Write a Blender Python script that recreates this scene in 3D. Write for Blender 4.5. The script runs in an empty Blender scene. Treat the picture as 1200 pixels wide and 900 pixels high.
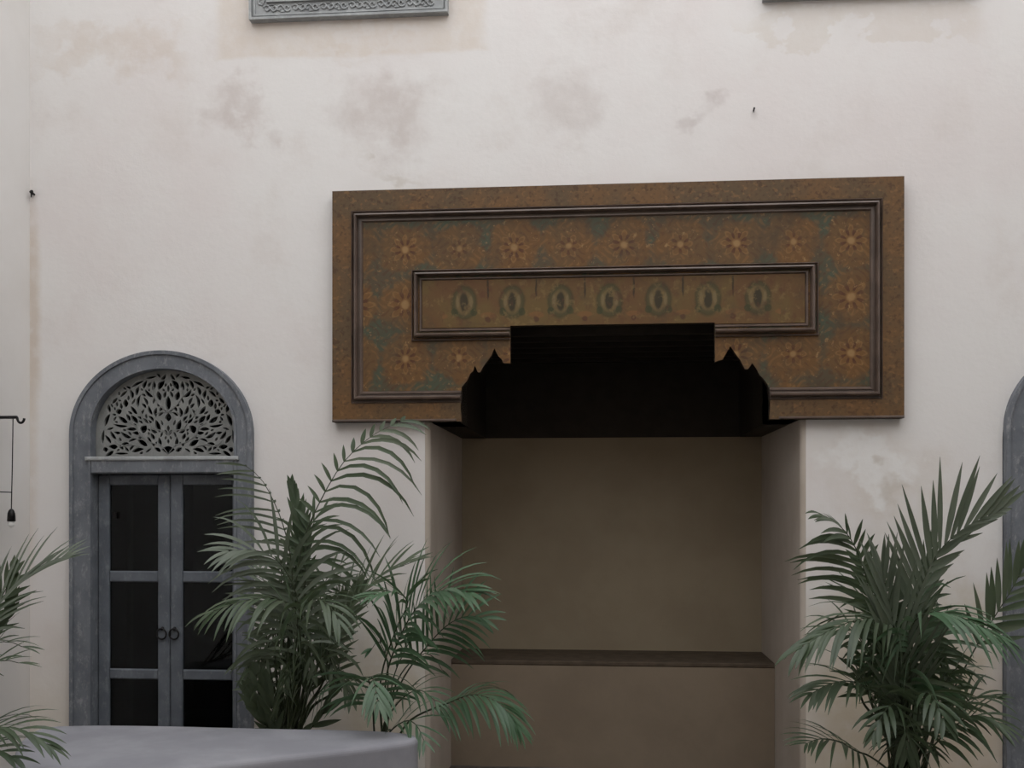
import bpy, math, random
from mathutils import Vector, Matrix
from mathutils.geometry import tessellate_polygon
random.seed(7)
R = math.radians
scene = bpy.context.scene
col = scene.collection

# ---------------------------------------------------------------- camera, sky, exposure
FPX, EYE, DIST, HOR = 1213.0, 1.68, 5.9, 597.0
TH = math.atan(0.085)
cam_d = bpy.data.cameras.new('camera')
cam_d.sensor_width = 36.0
cam_d.lens = FPX / 1200 * 36.0
cam_d.shift_y = (HOR - 450) / 1200.0
cam = bpy.data.objects.new('camera', cam_d)
col.objects.link(cam)
cam.location = (0, -DIST, EYE)
cam.rotation_euler = (R(90), 0, TH)
scene.camera = cam

world = bpy.data.worlds.new('sky')
scene.world = world
world.use_nodes = True
bg = world.node_tree.nodes['Background']
bg.inputs['Color'].default_value = (0.97, 0.98, 1.0, 1)      # even overcast sky
bg.inputs['Strength'].default_value = 1.0
vs = scene.view_settings
vs.view_transform = 'Standard'
vs.look = 'None'
vs.gamma = 1.0
vs.use_curve_mapping = False
vs.exposure = 1.22


# ---------------------------------------------------------------- survey helpers (photo survey -> metres)
def W(u, v, Y=0.0):
    """point of the plane y = Y (the street of the wall is y = 0) surveyed at u, v"""
    yd = Y + DIST
    x = yd * math.tan(math.atan((u - 600) / FPX) - TH)
    dep = yd * math.cos(TH) - x * math.sin(TH)
    return Vector((x, Y, EYE + (HOR - v) * dep / FPX))


def GZ(u, v, z):
    """point of the level z = z surveyed at u, v"""
    dep = (EYE - z) * FPX / (v - HOR)
    lat = (u - 600) / FPX * dep
    return Vector((lat * math.cos(TH) - dep * math.sin(TH), -DIST + dep * math.cos(TH) + lat * math.sin(TH), z))


# ---------------------------------------------------------------- object helpers
def root_of(o):
    while o.parent:
        o = o.parent
    return o


def mk(name, verts, faces, mat, parent=None, smooth=False):
    me = bpy.data.meshes.new(name)
    off = Vector(root_of(parent).location) if parent else Vector((0, 0, 0))
    me.from_pydata([tuple(Vector(v) - off) for v in verts], [], faces)
    me.update()
    if smooth:
        me.polygons.foreach_set('use_smooth', [True] * len(me.polygons))
    if mat:
        me.materials.append(mat)
    o = bpy.data.objects.new(name, me)
    col.objects.link(o)
    if parent:
        o.parent = parent
    return o


def recentre(o):
    """put a one-mesh thing's origin at its base"""
    vs_ = [v.co for v in o.data.vertices]
    c = Vector(((min(v.x for v in vs_) + max(v.x for v in vs_)) / 2, (min(v.y for v in vs_) + max(v.y for v in vs_)) / 2, min(v.z for v in vs_)))
    o.data.transform(Matrix.Translation(-c))
    o.location = c
    return o


def thing(name, loc, label, cat, group=None, kind=None):
    o = bpy.data.objects.new(name, None)
    o.empty_display_size = 0.1
    col.objects.link(o)
    o.location = loc
    return tag(o, label, cat, group, kind)


def tag(o, label=None, cat=None, group=None, kind=None):
    if label: o['label'] = label
    if cat: o['category'] = cat
    if group: o['group'] = group
    if kind: o['kind'] = kind
    return o


class MB:
    def __init__(s):
        s.v, s.f = [], []

    def add(s, verts, faces):
        b = len(s.v)
        s.v += [Vector(p) for p in verts]
        s.f += [tuple(i + b for i in f) for f in faces]
        return s

    def box(s, x0, x1, y0, y1, z0, z1):
        return s.add([(x0, y0, z0), (x1, y0, z0), (x1, y1, z0), (x0, y1, z0), (x0, y0, z1), (x1, y0, z1), (x1, y1, z1), (x0, y1, z1)],
                     [(0, 3, 2, 1), (4, 5, 6, 7), (0, 1, 5, 4), (1, 2, 6, 5), (2, 3, 7, 6), (3, 0, 4, 7)])

    def cbox(s, x0, x1, y0, y1, z0, z1, c=0.004):
        """box whose front (low y) edges are chamfered"""
        return s.add([(x0, y1, z0), (x1, y1, z0), (x1, y1, z1), (x0, y1, z1),
                      (x0, y0 + c, z0), (x1, y0 + c, z0), (x1, y0 + c, z1), (x0, y0 + c, z1),
                      (x0 + c, y0, z0 + c), (x1 - c, y0, z0 + c), (x1 - c, y0, z1 - c), (x0 + c, y0, z1 - c)],
                     [(0, 3, 2, 1), (0, 1, 5, 4), (1, 2, 6, 5), (2, 3, 7, 6), (3, 0, 4, 7),
                      (4, 5, 9, 8), (5, 6, 10, 9), (6, 7, 11, 10), (7, 4, 8, 11), (8, 9, 10, 11)])

    def plate(s, loops, y0, y1):
        """outline with holes in the x-z plane, thickness from y0 (front) to y1"""
        tri = tessellate_polygon([[Vector((p[0], p[1], 0)) for p in lp] for lp in loops])
        flat = [p for lp in loops for p in lp]
        n = len(flat)
        vv = [(p[0], y0, p[1]) for p in flat] + [(p[0], y1, p[1]) for p in flat]
        ff = []
        for t in tri:
            a, b, c = t
            (ax, az), (bx, bz), (cx, cz) = flat[a][:2], flat[b][:2], flat[c][:2]
            if (bx - ax) * (cz - az) - (bz - az) * (cx - ax) < 0:
                b, c = c, b
            ff += [(a, b, c), (a + n, c + n, b + n)]
        base = 0
        for k, lp in enumerate(loops):
            m = len(lp)
            ar = sum(lp[i][0] * lp[(i + 1) % m][1] - lp[(i + 1) % m][0] * lp[i][1] for i in range(m))
            flip = (ar > 0) != (k == 0)
            for i in range(m):
                a, b = base + i, base + (i + 1) % m
                ff.append((b, a, a + n, b + n) if not flip else (a, b, b + n, a + n))
            base += m
        return s.add(vv, ff)

    def tube(s, pts, rad, n=8, cap=True):
        pts = [Vector(p) for p in pts]
        rad = rad if isinstance(rad, (list, tuple)) else [rad] * len(pts)
        b = len(s.v)
        prev = None
        for i, p in enumerate(pts):
            t = (pts[min(i + 1, len(pts) - 1)] - pts[max(i - 1, 0)]).normalized()
            if prev is None:
                prev = t.orthogonal().normalized()
            u = (prev - t * prev.dot(t)).normalized()
            prev = u
            w = t.cross(u)
            for k in range(n):
                a = 2 * math.pi * k / n
                s.v.append(p + (u * math.cos(a) + w * math.sin(a)) * rad[i])
        for i in range(len(pts) - 1):
            for k in range(n):
                a, c = b + i * n + k, b + i * n + (k + 1) % n
                s.f.append((a, c, c + n, a + n))
        if cap:
            s.f.append(tuple(b + k for k in reversed(range(n))))
            s.f.append(tuple(b + (len(pts) - 1) * n + k for k in range(n)))
        return s

    def lathe(s, prof, c, n=28):
        b = len(s.v)
        for r, z in prof:
            for k in range(n):
                a = 2 * math.pi * k / n
                s.v.append(Vector((c[0] + r * math.cos(a), c[1] + r * math.sin(a), c[2] + z)))
        for i in range(len(prof) - 1):
            for k in range(n):
                a, d = b + i * n + k, b + i * n + (k + 1) % n
                s.f.append((a, d, d + n, a + n))
        s.f.append(tuple(b + k for k in reversed(range(n))))
        s.f.append(tuple(b + (len(prof) - 1) * n + k for k in range(n)))
        return s

    def prism(s, poly, z0, z1, bev=0.0, seg=4):
        """plan outline (counter-clockwise) raised from z0 to z1, with a rounded top edge"""
        m = len(poly)
        cx = sum(p[0] for p in poly) / m
        rings = [(0.0, z0), (0.0, z1 - bev)]
        for k in range(1, seg + 1):
            a = math.pi / 2 * k / seg
            if bev: rings.append((bev * (1 - math.cos(a)), z1 - bev + bev * math.sin(a)))
        if not bev: rings = [(0, z0), (0, z1)]
        nrm = []
        for i in range(m):
            d = Vector(poly[(i + 1) % m]) - Vector(poly[i - 1])
            nrm.append(Vector((-d.y, d.x)).normalized())
        b = len(s.v)
        for d, z in rings:
            for i in range(m):
                s.v.append(Vector((poly[i][0] + nrm[i].x * d, poly[i][1] + nrm[i].y * d, z)))
        for r in range(len(rings) - 1):
            for i in range(m):
                a, c = b + r * m + i, b + r * m + (i + 1) % m
                s.f.append((a, c, c + m, a + m))
        s.f.append(tuple(b + (len(rings) - 1) * m + i for i in range(m)))
        s.f.append(tuple(b + i for i in reversed(range(m))))
        return s

    def build(s, name, mat, parent=None, smooth=False):
        return mk(name, s.v, s.f, mat, parent, smooth)


def copy_tree(o, parent=None):
    c = o.copy()
    col.objects.link(c)
    c.parent = parent
    for ch in o.children:
        copy_tree(ch, c)
    return c


# ---------------------------------------------------------------- material helpers
class NG:
    def __init__(s, name):
        s.mat = bpy.data.materials.new(name)
        s.mat.use_nodes = True
        s.nt = s.mat.node_tree
        s.bsdf = s.nt.nodes['Principled BSDF']
        s.out = s.nt.nodes['Material Output']
        s._pos = None

    def node(s, t):
        return s.nt.nodes.new(t)

    def put(s, sock, val):
        if hasattr(val, 'is_output'):
            s.nt.links.new(val, sock)
        elif isinstance(val, (tuple, list)) and len(val) == 3 and sock.type == 'RGBA':
            sock.default_value = (*val, 1)
        else:
            sock.default_value = val

    def pos(s):
        if s._pos is None:
            s._pos = s.node('ShaderNodeNewGeometry').outputs['Position']
        return s._pos

    def xyz(s, vec=None):
        n = s.node('ShaderNodeSeparateXYZ')
        s.put(n.inputs[0], vec or s.pos())
        return n.outputs[0], n.outputs[1], n.outputs[2]

    def vec(s, x, y, z):
        n = s.node('ShaderNodeCombineXYZ')
        for i, a in enumerate((x, y, z)): s.put(n.inputs[i], a)
        return n.outputs[0]

    def m(s, op, a, b=0.0, c=None):
        n = s.node('ShaderNodeMath')
        n.operation = op
        s.put(n.inputs[0], a)
        s.put(n.inputs[1], b)
        if c is not None: s.put(n.inputs[2], c)
        return n.outputs[0]

    def noise(s, scale, detail=3.0, rough=0.55, vec=None, dist=0.0, stretch=None):
        n = s.node('ShaderNodeTexNoise')
        v = vec or s.pos()
        if stretch:
            mp = s.node('ShaderNodeMapping')
            mp.inputs['Scale'].default_value = stretch
            s.put(mp.inputs['Vector'], v)
            v = mp.outputs[0]
        s.put(n.inputs['Vector'], v)
        n.inputs['Scale'].default_value = scale
        n.inputs['Detail'].default_value = detail
        n.inputs['Roughness'].default_value = rough
        n.inputs['Distortion'].default_value = dist
        return n.outputs[0]

    def ss(s, x, lo, hi, a=0.0, b=1.0):
        n = s.node('ShaderNodeMapRange')
        n.interpolation_type = 'SMOOTHSTEP'
        s.put(n.inputs['Value'], x)
        n.inputs['From Min'].default_value = lo
        n.inputs['From Max'].default_value = hi
        n.inputs['To Min'].default_value = a
        n.inputs['To Max'].default_value = b
        return n.outputs[0]

    def mix(s, fac, a, b):
        n = s.node('ShaderNodeMix')
        n.data_type = 'RGBA'
        s.put(n.inputs[0], fac)
        s.put(n.inputs[6], a)
        s.put(n.inputs[7], b)
        return n.outputs[2]

    def mul(s, c, k):
        n = s.node('ShaderNodeMix')
        n.data_type = 'RGBA'
        n.blend_type = 'MULTIPLY'
        n.inputs[0].default_value = 1.0
        s.put(n.inputs[6], c)
        s.put(n.inputs[7], k)
        return n.outputs[2]

    def bump(s, h, strength=0.3, dist=0.01):
        n = s.node('ShaderNodeBump')
        n.inputs['Strength'].default_value = strength
        n.inputs['Distance'].default_value = dist
        s.put(n.inputs['Height'], h)
        s.put(s.bsdf.inputs['Normal'], n.outputs[0])

    def fin(s, colr, rough=0.6, spec=0.3, metal=0.0):
        s.put(s.bsdf.inputs['Base Color'], colr)
        s.put(s.bsdf.inputs['Roughness'], rough)
        s.put(s.bsdf.inputs['Specular IOR Level'], spec)
        s.put(s.bsdf.inputs['Metallic'], metal)
        return s.mat


def patch_mask(g, x, z, u0, u1, v0, v1, round_=True, soft=0.85):
    """mask of a stain lying on the wall between the surveyed limits"""
    a, b = W(u0, v1), W(u1, v0)
    cx, cz, rx, rz = (a.x + b.x) / 2, (a.z + b.z) / 2, (b.x - a.x) / 2, (b.z - a.z) / 2
    dx = g.m('DIVIDE', g.m('SUBTRACT', x, cx), rx)
    dz = g.m('DIVIDE', g.m('SUBTRACT', z, cz), rz)
    if round_:
        d = g.m('SQRT', g.m('ADD', g.m('MULTIPLY', dx, dx), g.m('MULTIPLY', dz, dz)))
    else:
        d = g.m('MAXIMUM', g.m('ABSOLUTE', dx), g.m('ABSOLUTE', dz))
    return g.ss(d, 1.0 + soft * 0.35, 1.0 - soft, 0.0, 1.0)


def mat_plaster_front():
    g = NG('aged_plaster')
    x, y, z = g.xyz()
    w1 = g.m('MULTIPLY', g.m('SUBTRACT', g.noise(2.6, 4, 0.6), 0.5), 1.1)
    w2 = g.m('MULTIPLY', g.m('SUBTRACT', g.noise(3.1, 4, 0.6, stretch=(1, 1, 1.3)), 0.5), 1.0)
    xs, zs = g.m('ADD', x, w1), g.m('ADD', z, w2)
    xw, zw = g.m('ADD', x, g.m('MULTIPLY', w1, 0.07)), g.m('ADD', z, g.m('MULTIPLY', w2, 0.07))
    c = g.mix(g.ss(g.noise(0.7, 5, 0.6), 0.38, 0.66), (0.74, 0.72, 0.702), (0.712, 0.668, 0.652))
    c = g.mix(g.ss(g.noise(1.9, 6, 0.65), 0.5, 0.75, 0, 0.5), c, (0.62, 0.565, 0.53))
    grain = g.noise(9, 5, 0.6)

    def stain(col_, st, *a, **k):
        nonlocal c
        hard = k.pop('hard', False)
        mk_ = patch_mask(g, xw if hard else xs, zw if hard else zs, *a, **k)
        c = g.mix(g.m('MULTIPLY', g.m('MULTIPLY', mk_, st), g.ss(grain, 0.25, 0.6, 0.45, 1.0)), c, col_)

    stain((0.62, 0.53, 0.44), 0.5, 252, 572, -60, 72, round_=False, soft=0.08, hard=True)
    stain((0.70, 0.66, 0.63), 0.8, 300, 520, 30, 58)
    stain((0.58, 0.49, 0.41), 0.42, 36, 218, 22, 88, round_=False, soft=0.8)
    stain((0.50, 0.43, 0.40), 0.5, 240, 335, 105, 162)
    stain((0.49, 0.42, 0.39), 0.55, 395, 535, 75, 185)
    stain((0.50, 0.44, 0.41), 0.35, 620, 720, 75, 160)
    stain((0.48, 0.42, 0.40), 0.5, 790, 842, 108, 150)
    stain((0.60, 0.53, 0.45), 0.35, 880, 1155, -10, 46, round_=False, soft=0.3)
    stain((0.50, 0.44, 0.38), 0.45, 425, 505, 182, 212)
    stain((0.52, 0.41, 0.31), 0.55, 24, 50, 215, 500, soft=0.6, hard=True)
    stain((0.60, 0.52, 0.44), 0.5, 20, 45, 380, 720, soft=0.7, hard=True)
    stain((0.57, 0.50, 0.42), 0.5, 938, 1115, 482, 640)
    stain((0.78, 0.77, 0.755), 0.9, 955, 1085, 505, 590, soft=0.4)
    stain((0.50, 0.43, 0.36), 0.5, 1025, 1065, 552, 590)
    stain((0.52, 0.43, 0.29), 0.7, 915, 1200, 640, 1000, soft=0.7)
    stain((0.56, 0.48, 0.36), 0.6, 380, 520, 660, 1000, soft=0.8)
    # rising damp has yellowed the foot of the wall
    damp = g.ss(g.m('ADD', z, g.m('MULTIPLY', w1, 0.7)), 1.45, 0.2, 0, 0.38)
    c = g.mix(damp, c, (0.56, 0.47, 0.33))
    g.bump(g.m('ADD', g.noise(3.0, 6, 0.6), g.m('MULTIPLY', g.noise(40, 3, 0.6), 0.12)), 0.25, 0.02)
    return g.fin(c, 0.85, 0.15)


def mat_plain_plaster(name, a, b, scale=1.5):
    g = NG(name)
    c = g.mix(g.ss(g.noise(scale, 5, 0.6), 0.35, 0.68), a, b)
    g.bump(g.m('ADD', g.noise(4.0, 6, 0.6), g.m('MULTIPLY', g.noise(60, 3, 0.6), 0.1)), 0.2, 0.015)
    return g.fin(c, 0.8, 0.2)


def mat_paint_wood(name, base, worn, dark, rough=0.6):
    g = NG(name)
    n1 = g.noise(6, 5, 0.65)
    c = g.mix(g.ss(n1, 0.35, 0.7), base, dark)
    n2 = g.noise(24, 7, 0.8, stretch=(1, 1, 0.5))
    c = g.mix(g.ss(n2, 0.50, 0.68, 0, 0.75), c, worn)
    g.bump(g.noise(45, 4, 0.6, stretch=(1, 1, 0.15)), 0.25, 0.004)
    return g.fin(c, rough, 0.3)


def mat_simple(name, c, rough=0.5, spec=0.3, metal=0.0, var=0.25, scale=12):
    g = NG(name)
    d = tuple(k * (1 - var) for k in c)
    cc = g.mix(g.ss(g.noise(scale, 4), 0.35, 0.65), c, d)
    return g.fin(cc, rough, spec, metal)


def rosettes(g, x, z, cell, rad, petals):
    """flat painted rosettes on a square grid; returns (radius, petal wave)"""
    px = g.m('SUBTRACT', g.m('FRACT', g.m('DIVIDE', x, cell)), 0.5)
    pz = g.m('SUBTRACT', g.m('FRACT', g.m('DIVIDE', z, cell)), 0.5)
    r = g.m('SQRT', g.m('ADD', g.m('MULTIPLY', px, px), g.m('MULTIPLY', pz, pz)))
    th = g.m('ARCTAN2', pz, px)
    pt = g.m('COSINE', g.m('MULTIPLY', th, float(petals)))
    return g.m('DIVIDE', r, rad / cell), pt


def mat_painted_field(cx, cz, cell):
    """painted cedar: rosettes in ochre and red on brown, grey green between"""
    g = NG('painted_cedar_field')
    x, y, z = g.xyz()
    x = g.m('ADD', g.m('SUBTRACT', x, cx), g.m('MULTIPLY', g.m('SUBTRACT', g.noise(14, 3), 0.5), 0.02))
    z = g.m('ADD', g.m('SUBTRACT', z, cz), g.m('MULTIPLY', g.m('SUBTRACT', g.noise(15, 3, stretch=(1.1, 1, 1)), 0.5), 0.02))
    c = g.mix(g.ss(g.noise(3.2, 4), 0.36, 0.62), (0.175, 0.088, 0.030), (0.115, 0.088, 0.050))
    # grey green grounds between rosettes
    c = g.mix(0.6, c, (0.185, 0.092, 0.030))
    r0, p0 = rosettes(g, g.m('ADD', x, cell * 0.5), g.m('ADD', z, cell * 0.5), cell, cell * 0.5, 4)
    out_ = g.m('ADD', r0, g.m('MULTIPLY', g.m('SUBTRACT', g.noise(9, 4), 0.5), 1.3))
    c = g.mix(g.ss(out_, 0.78, 1.1, 0, 0.9), c, (0.098, 0.080, 0.052))
    c = g.mix(g.m('MULTIPLY', g.ss(out_, 0.9, 1.2), g.ss(g.noise(4.5, 3), 0.48, 0.6)), c, (0.082, 0.100, 0.070))
    # vine scrolls
    v = g.m('SINE', g.m('ADD', g.m('MULTIPLY', x, 62.0), g.m('MULTIPLY', g.m('SINE', g.m('MULTIPLY', z, 48.0)), 2.4)))
    v2 = g.m('SINE', g.m('ADD', g.m('MULTIPLY', z, 66.0), g.m('MULTIPLY', g.m('SINE', g.m('MULTIPLY', x, 44.0)), 2.4)))
    vv = g.m('MULTIPLY', v, v2)
    c = g.mix(g.ss(vv, 0.35, 0.9, 0, 0.42), c, (0.28, 0.150, 0.055))
    c = g.mix(g.ss(vv, -0.4, -0.9, 0, 0.45), c, (0.10, 0.045, 0.022))
    # large rosettes (twelve petals) and small ones half a cell away
    for ox, oz, rad, n, mx in ((0, 0, 0.135, 12, 0.85), (cell, cell, 0.085, 8, 0.8), (cell, 0, 0.10, 8, 0.75), (0, cell, 0.07, 6, 0.7)):
        r, p = rosettes(g, g.m('ADD', x, ox + cell), g.m('ADD', z, oz + cell), cell * 2, rad, n)
        edge = g.m('ADD', 0.78, g.m('MULTIPLY', p, 0.2))
        ring = g.m('SUBTRACT', r, edge)
        c = g.mix(g.ss(ring, 0.03, -0.05, 0, mx * 0.6), c, (0.235, 0.115, 0.036))
        c = g.mix(g.ss(g.m('ABSOLUTE', ring), 0.12, 0.02, 0, mx * 0.55), c, (0.34, 0.20, 0.08))
        sp = g.m('MULTIPLY', g.ss(p, 0.1, -0.6), g.m('MULTIPLY', g.ss(r, 0.28, 0.4), g.ss(r, 0.8, 0.62)))
        c = g.mix(g.m('MULTIPLY', sp, mx), c, (0.085, 0.030, 0.016))
        c = g.mix(g.ss(r, 0.32, 0.14, 0, mx), c, (0.40, 0.25, 0.115))
    # worn ochre highlights and grime
    c = g.mix(g.ss(g.noise(34, 5, 0.7), 0.58, 0.70, 0, 0.7), c, (0.42, 0.27, 0.13))
    c = g.mix(g.ss(g.noise(5.5, 5, 0.65), 0.45, 0.75, 0, 0.7), c, (0.085, 0.062, 0.038))
    c = g.mul(c, (0.74, 0.70, 0.62))
    g.bump(g.noise(30, 4), 0.15, 0.004)
    return g.fin(c, 0.55, 0.3)


def mat_painted_inner(cx, cz, step, hh):
    """painted inner panel: row of upright green leaf medallions on ochre"""
    g = NG('painted_cedar_inner')
    x, y, z = g.xyz()
    jit = g.m('MULTIPLY', g.m('SUBTRACT', g.noise(16, 3), 0.5), 0.018)
    x = g.m('ADD', g.m('SUBTRACT', x, cx), jit)
    z = g.m('SUBTRACT', g.m('SUBTRACT', z, cz), jit)
    c = g.mix(g.ss(g.noise(6, 4), 0.36, 0.64), (0.165, 0.108, 0.036), (0.155, 0.080, 0.030))
    px = g.m('MULTIPLY', g.m('SUBTRACT', g.m('FRACT', g.m('ADD', g.m('DIVIDE', x, step), 0.5)), 0.5), step)
    ax = g.m('ABSOLUTE', px)

    def ell(ox, oz, rx, rz):
        a = g.m('DIVIDE', g.m('SUBTRACT', ax, ox), rx)
        b = g.m('DIVIDE', g.m('SUBTRACT', z, oz), rz)
        return g.m('SQRT', g.m('ADD', g.m('MULTIPLY', a, a), g.m('MULTIPLY', b, b)))
    far = g.ss(g.m('ABSOLUTE', x), step * 3.55, step * 3.45)
    ax = g.m('ADD', ax, g.m('MULTIPLY', g.m('SUBTRACT', 1.0, far), 5.0))
    e = ell(0, 0, 0.062, 0.082)
    c = g.mix(g.ss(e, 1.12, 0.98, 0, 0.55), c, (0.20, 0.160, 0.070))
    c = g.mix(g.ss(g.m('ABSOLUTE', g.m('SUBTRACT', e, 1.0)), 0.34, 0.06, 0, 0.7), c, (0.050, 0.052, 0.020))
    c = g.mix(g.ss(ell(0, 0.0, 0.024, 0.058), 1.2, 0.7, 0, 0.9), c, (0.035, 0.030, 0.014))
    c = g.mix(g.ss(ell(0.038, 0.005, 0.010, 0.035), 1.2, 0.7, 0, 0.5), c, (0.24, 0.19, 0.10))
    c = g.mix(g.ss(ell(0.055, -0.055, 0.020, 0.022), 1.15, 0.8, 0, 0.75), c, (0.050, 0.058, 0.022))
    c = g.mix(g.ss(ell(step / 2, 0.075, 0.006, 0.060), 1.3, 0.7, 0, 0.85), c, (0.045, 0.032, 0.016))
    c = g.mix(g.ss(ell(step / 2, -0.075, 0.045, 0.018), 1.2, 0.7, 0, 0.7), c, (0.24, 0.115, 0.040))
    c = g.mix(g.ss(ell(step / 2, -0.10, 0.016, 0.016), 1.2, 0.7, 0, 0.7), c, (0.085, 0.030, 0.018))
    v = g.m('MULTIPLY', g.m('SINE', g.m('MULTIPLY', x, 90.0)), g.m('SINE', g.m('MULTIPLY', z, 82.0)))
    c = g.mix(g.ss(g.noise(26, 4, 0.6), 0.54, 0.68, 0, 0.55), c, (0.25, 0.175, 0.07))
    c = g.mix(g.ss(g.noise(21, 4, 0.6, stretch=(1, 1, .8)), 0.54, 0.68, 0, 0.55), c, (0.12, 0.050, 0.024))
    c = g.mix(g.ss(g.noise(8, 5, 0.65), 0.50, 0.75, 0, 0.6), c, (0.08, 0.055, 0.030))
    c = g.mul(c, (0.74, 0.70, 0.66))
    return g.fin(c, 0.55, 0.3)


def mat_painted_border():
    g = NG('painted_cedar_border')
    x, y, z = g.xyz()
    c = g.mix(g.ss(g.noise(3, 5), 0.38, 0.62), (0.180, 0.100, 0.040), (0.125, 0.085, 0.045))
    v = g.m('MULTIPLY', g.m('SINE', g.m('ADD', g.m('MULTIPLY', x, 95.0), g.m('MULTIPLY', z, 20.0))), g.m('SINE', g.m('SUBTRACT', g.m('MULTIPLY', z, 95.0), g.m('MULTIPLY', x, 20.0))))
    j = g.m('MULTIPLY', g.noise(25, 3), 5.0)
    q = g.m('MULTIPLY', g.m('SINE', g.m('ADD', g.m('MULTIPLY', x, 130.0), j)), g.m('SINE', g.m('ADD', g.m('MULTIPLY', z, 130.0), j)))
    c = g.mix(g.ss(q, 0.3, 0.9, 0, 0.3), c, (0.080, 0.040, 0.020))
    c = g.mix(g.ss(g.noise(38, 3, 0.5), 0.55, 0.66, 0, 0.6), c, (0.075, 0.040, 0.020))
    c = g.mix(g.ss(g.noise(33, 3, 0.5, stretch=(1, 1, 1.2)), 0.56, 0.68, 0, 0.55), c, (0.27, 0.155, 0.065))
    c = g.mix(g.ss(g.noise(28, 5, 0.7), 0.55, 0.72, 0, 0.5), c, (0.10, 0.07, 0.042))
    c = g.mul(c, (0.78, 0.72, 0.66))
    return g.fin(c, 0.55, 0.3)


def mat_leaf(name, c1, c2, c3):
    g = NG(name)
    oi = g.node('ShaderNodeObjectInfo').outputs['Random']
    n = g.noise(5, 3)
    c = g.mix(g.ss(n, 0.35, 0.65), c1, c2)
    c = g.mix(g.ss(oi, 0.55, 1.0, 0, 0.6), c, c3)
    g.fin(c, 0.42, 0.5)
    tr = g.node('ShaderNodeBsdfTranslucent')
    g.put(tr.inputs['Color'], g.mix(0.5, c, (0.16, 0.24, 0.07)))
    ms = g.node('ShaderNodeMixShader')
    ms.inputs[0].default_value = 0.18
    g.nt.links.new(g.bsdf.outputs[0], ms.inputs[1])
    g.nt.links.new(tr.outputs[0], ms.inputs[2])
    g.nt.links.new(ms.outputs[0], g.out.inputs['Surface'])
    return g.mat


def mat_glass():
    g = NG('window_glass')
    tr = g.node('ShaderNodeBsdfTransparent')
    tr.inputs['Color'].default_value = (0.40, 0.43, 0.43, 1)
    gl = g.node('ShaderNodeBsdfGlossy')
    gl.inputs['Roughness'].default_value = 0.03
    gl.inputs['Color'].default_value = (0.9, 0.93, 0.95, 1)
    fr = g.node('ShaderNodeFresnel')
    fr.inputs['IOR'].default_value = 1.35
    ms = g.node('ShaderNodeMixShader')
    g.nt.links.new(fr.outputs[0], ms.inputs[0])
    g.nt.links.new(tr.outputs[0], ms.inputs[1])
    g.nt.links.new(gl.outputs[0], ms.inputs[2])
    g.nt.links.new(ms.outputs[0], g.out.inputs['Surface'])
    return g.mat


def mat_floor():
    g = NG('courtyard_tile')
    b = g.node('ShaderNodeTexBrick')
    g.put(b.inputs['Vector'], g.pos())
    b.offset = 0.0
    b.inputs['Scale'].default_value = 1.0
    b.inputs['Brick Width'].default_value = 0.2
    b.inputs['Row Height'].default_value = 0.2
    b.inputs['Mortar Size'].default_value = 0.004
    b.inputs['Color1'].default_value = (0.12, 0.10, 0.09, 1)  # tiles kept dark to cut bounce light into the recess
    b.inputs['Color2'].default_value = (0.095, 0.082, 0.078, 1)
    b.inputs['Mortar'].default_value = (0.07, 0.06, 0.055, 1)
    return g.fin(b.outputs['Color'], 0.45, 0.35)


M = {}
M['plaster'] = mat_plaster_front()
M['white_plaster'] = mat_plain_plaster('white_plaster', (0.72, 0.70, 0.68), (0.66, 0.63, 0.60), 0.8)
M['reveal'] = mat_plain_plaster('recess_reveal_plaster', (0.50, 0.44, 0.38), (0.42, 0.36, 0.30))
M['ochre'] = mat_plain_plaster('ochre_plaster', (0.42, 0.34, 0.26), (0.36, 0.29, 0.22), 0.8)  # unseen facing wall, toned down to cut bounce light into the recess
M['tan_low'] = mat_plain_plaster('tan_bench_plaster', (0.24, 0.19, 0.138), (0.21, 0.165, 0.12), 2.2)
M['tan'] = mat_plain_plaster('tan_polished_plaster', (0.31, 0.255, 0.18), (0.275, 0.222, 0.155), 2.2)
M['dark_wood'] = mat_simple('shade_black_cedar', (0.032, 0.025, 0.019), 0.6, 0.2)  # shade of the void above the recess put into near-black wood
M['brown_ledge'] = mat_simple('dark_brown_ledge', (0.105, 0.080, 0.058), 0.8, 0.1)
M['blue_grey'] = mat_paint_wood('blue_grey_paint', (0.165, 0.178, 0.198), (0.31, 0.315, 0.32), (0.118, 0.128, 0.146))
M['grey_paint'] = mat_paint_wood('grey_carved_paint', (0.35, 0.362, 0.365), (0.45, 0.46, 0.455), (0.27, 0.28, 0.285))
M['fret'] = mat_paint_wood('fret_paint', (0.23, 0.235, 0.225), (0.31, 0.31, 0.30), (0.17, 0.175, 0.17))
M['leafwood'] = mat_paint_wood('door_leaf_paint', (0.125, 0.138, 0.158), (0.20, 0.215, 0.23), (0.092, 0.102, 0.118))
M['glass'] = mat_glass()
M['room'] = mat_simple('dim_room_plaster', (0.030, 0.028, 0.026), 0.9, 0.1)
M['curtain'] = mat_simple('inner_shutter_paint', (0.15, 0.15, 0.14), 0.8, 0.1)
M['iron'] = mat_simple('black_iron', (0.015, 0.014, 0.014), 0.45, 0.5, 0.6)
M['border'] = mat_painted_border()
M['moulding'] = mat_simple('dark_walnut_moulding', (0.125, 0.088, 0.070), 0.28, 0.6, 0.0, 0.35, 9)
M['floor'] = mat_floor()
M['bench'] = mat_plain_plaster('grey_polished_plaster', (0.30, 0.30, 0.325), (0.24, 0.24, 0.265), 2.5)
M['pot'] = mat_plain_plaster('grey_clay_pot', (0.30, 0.30, 0.29), (0.22, 0.22, 0.21), 4)
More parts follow.
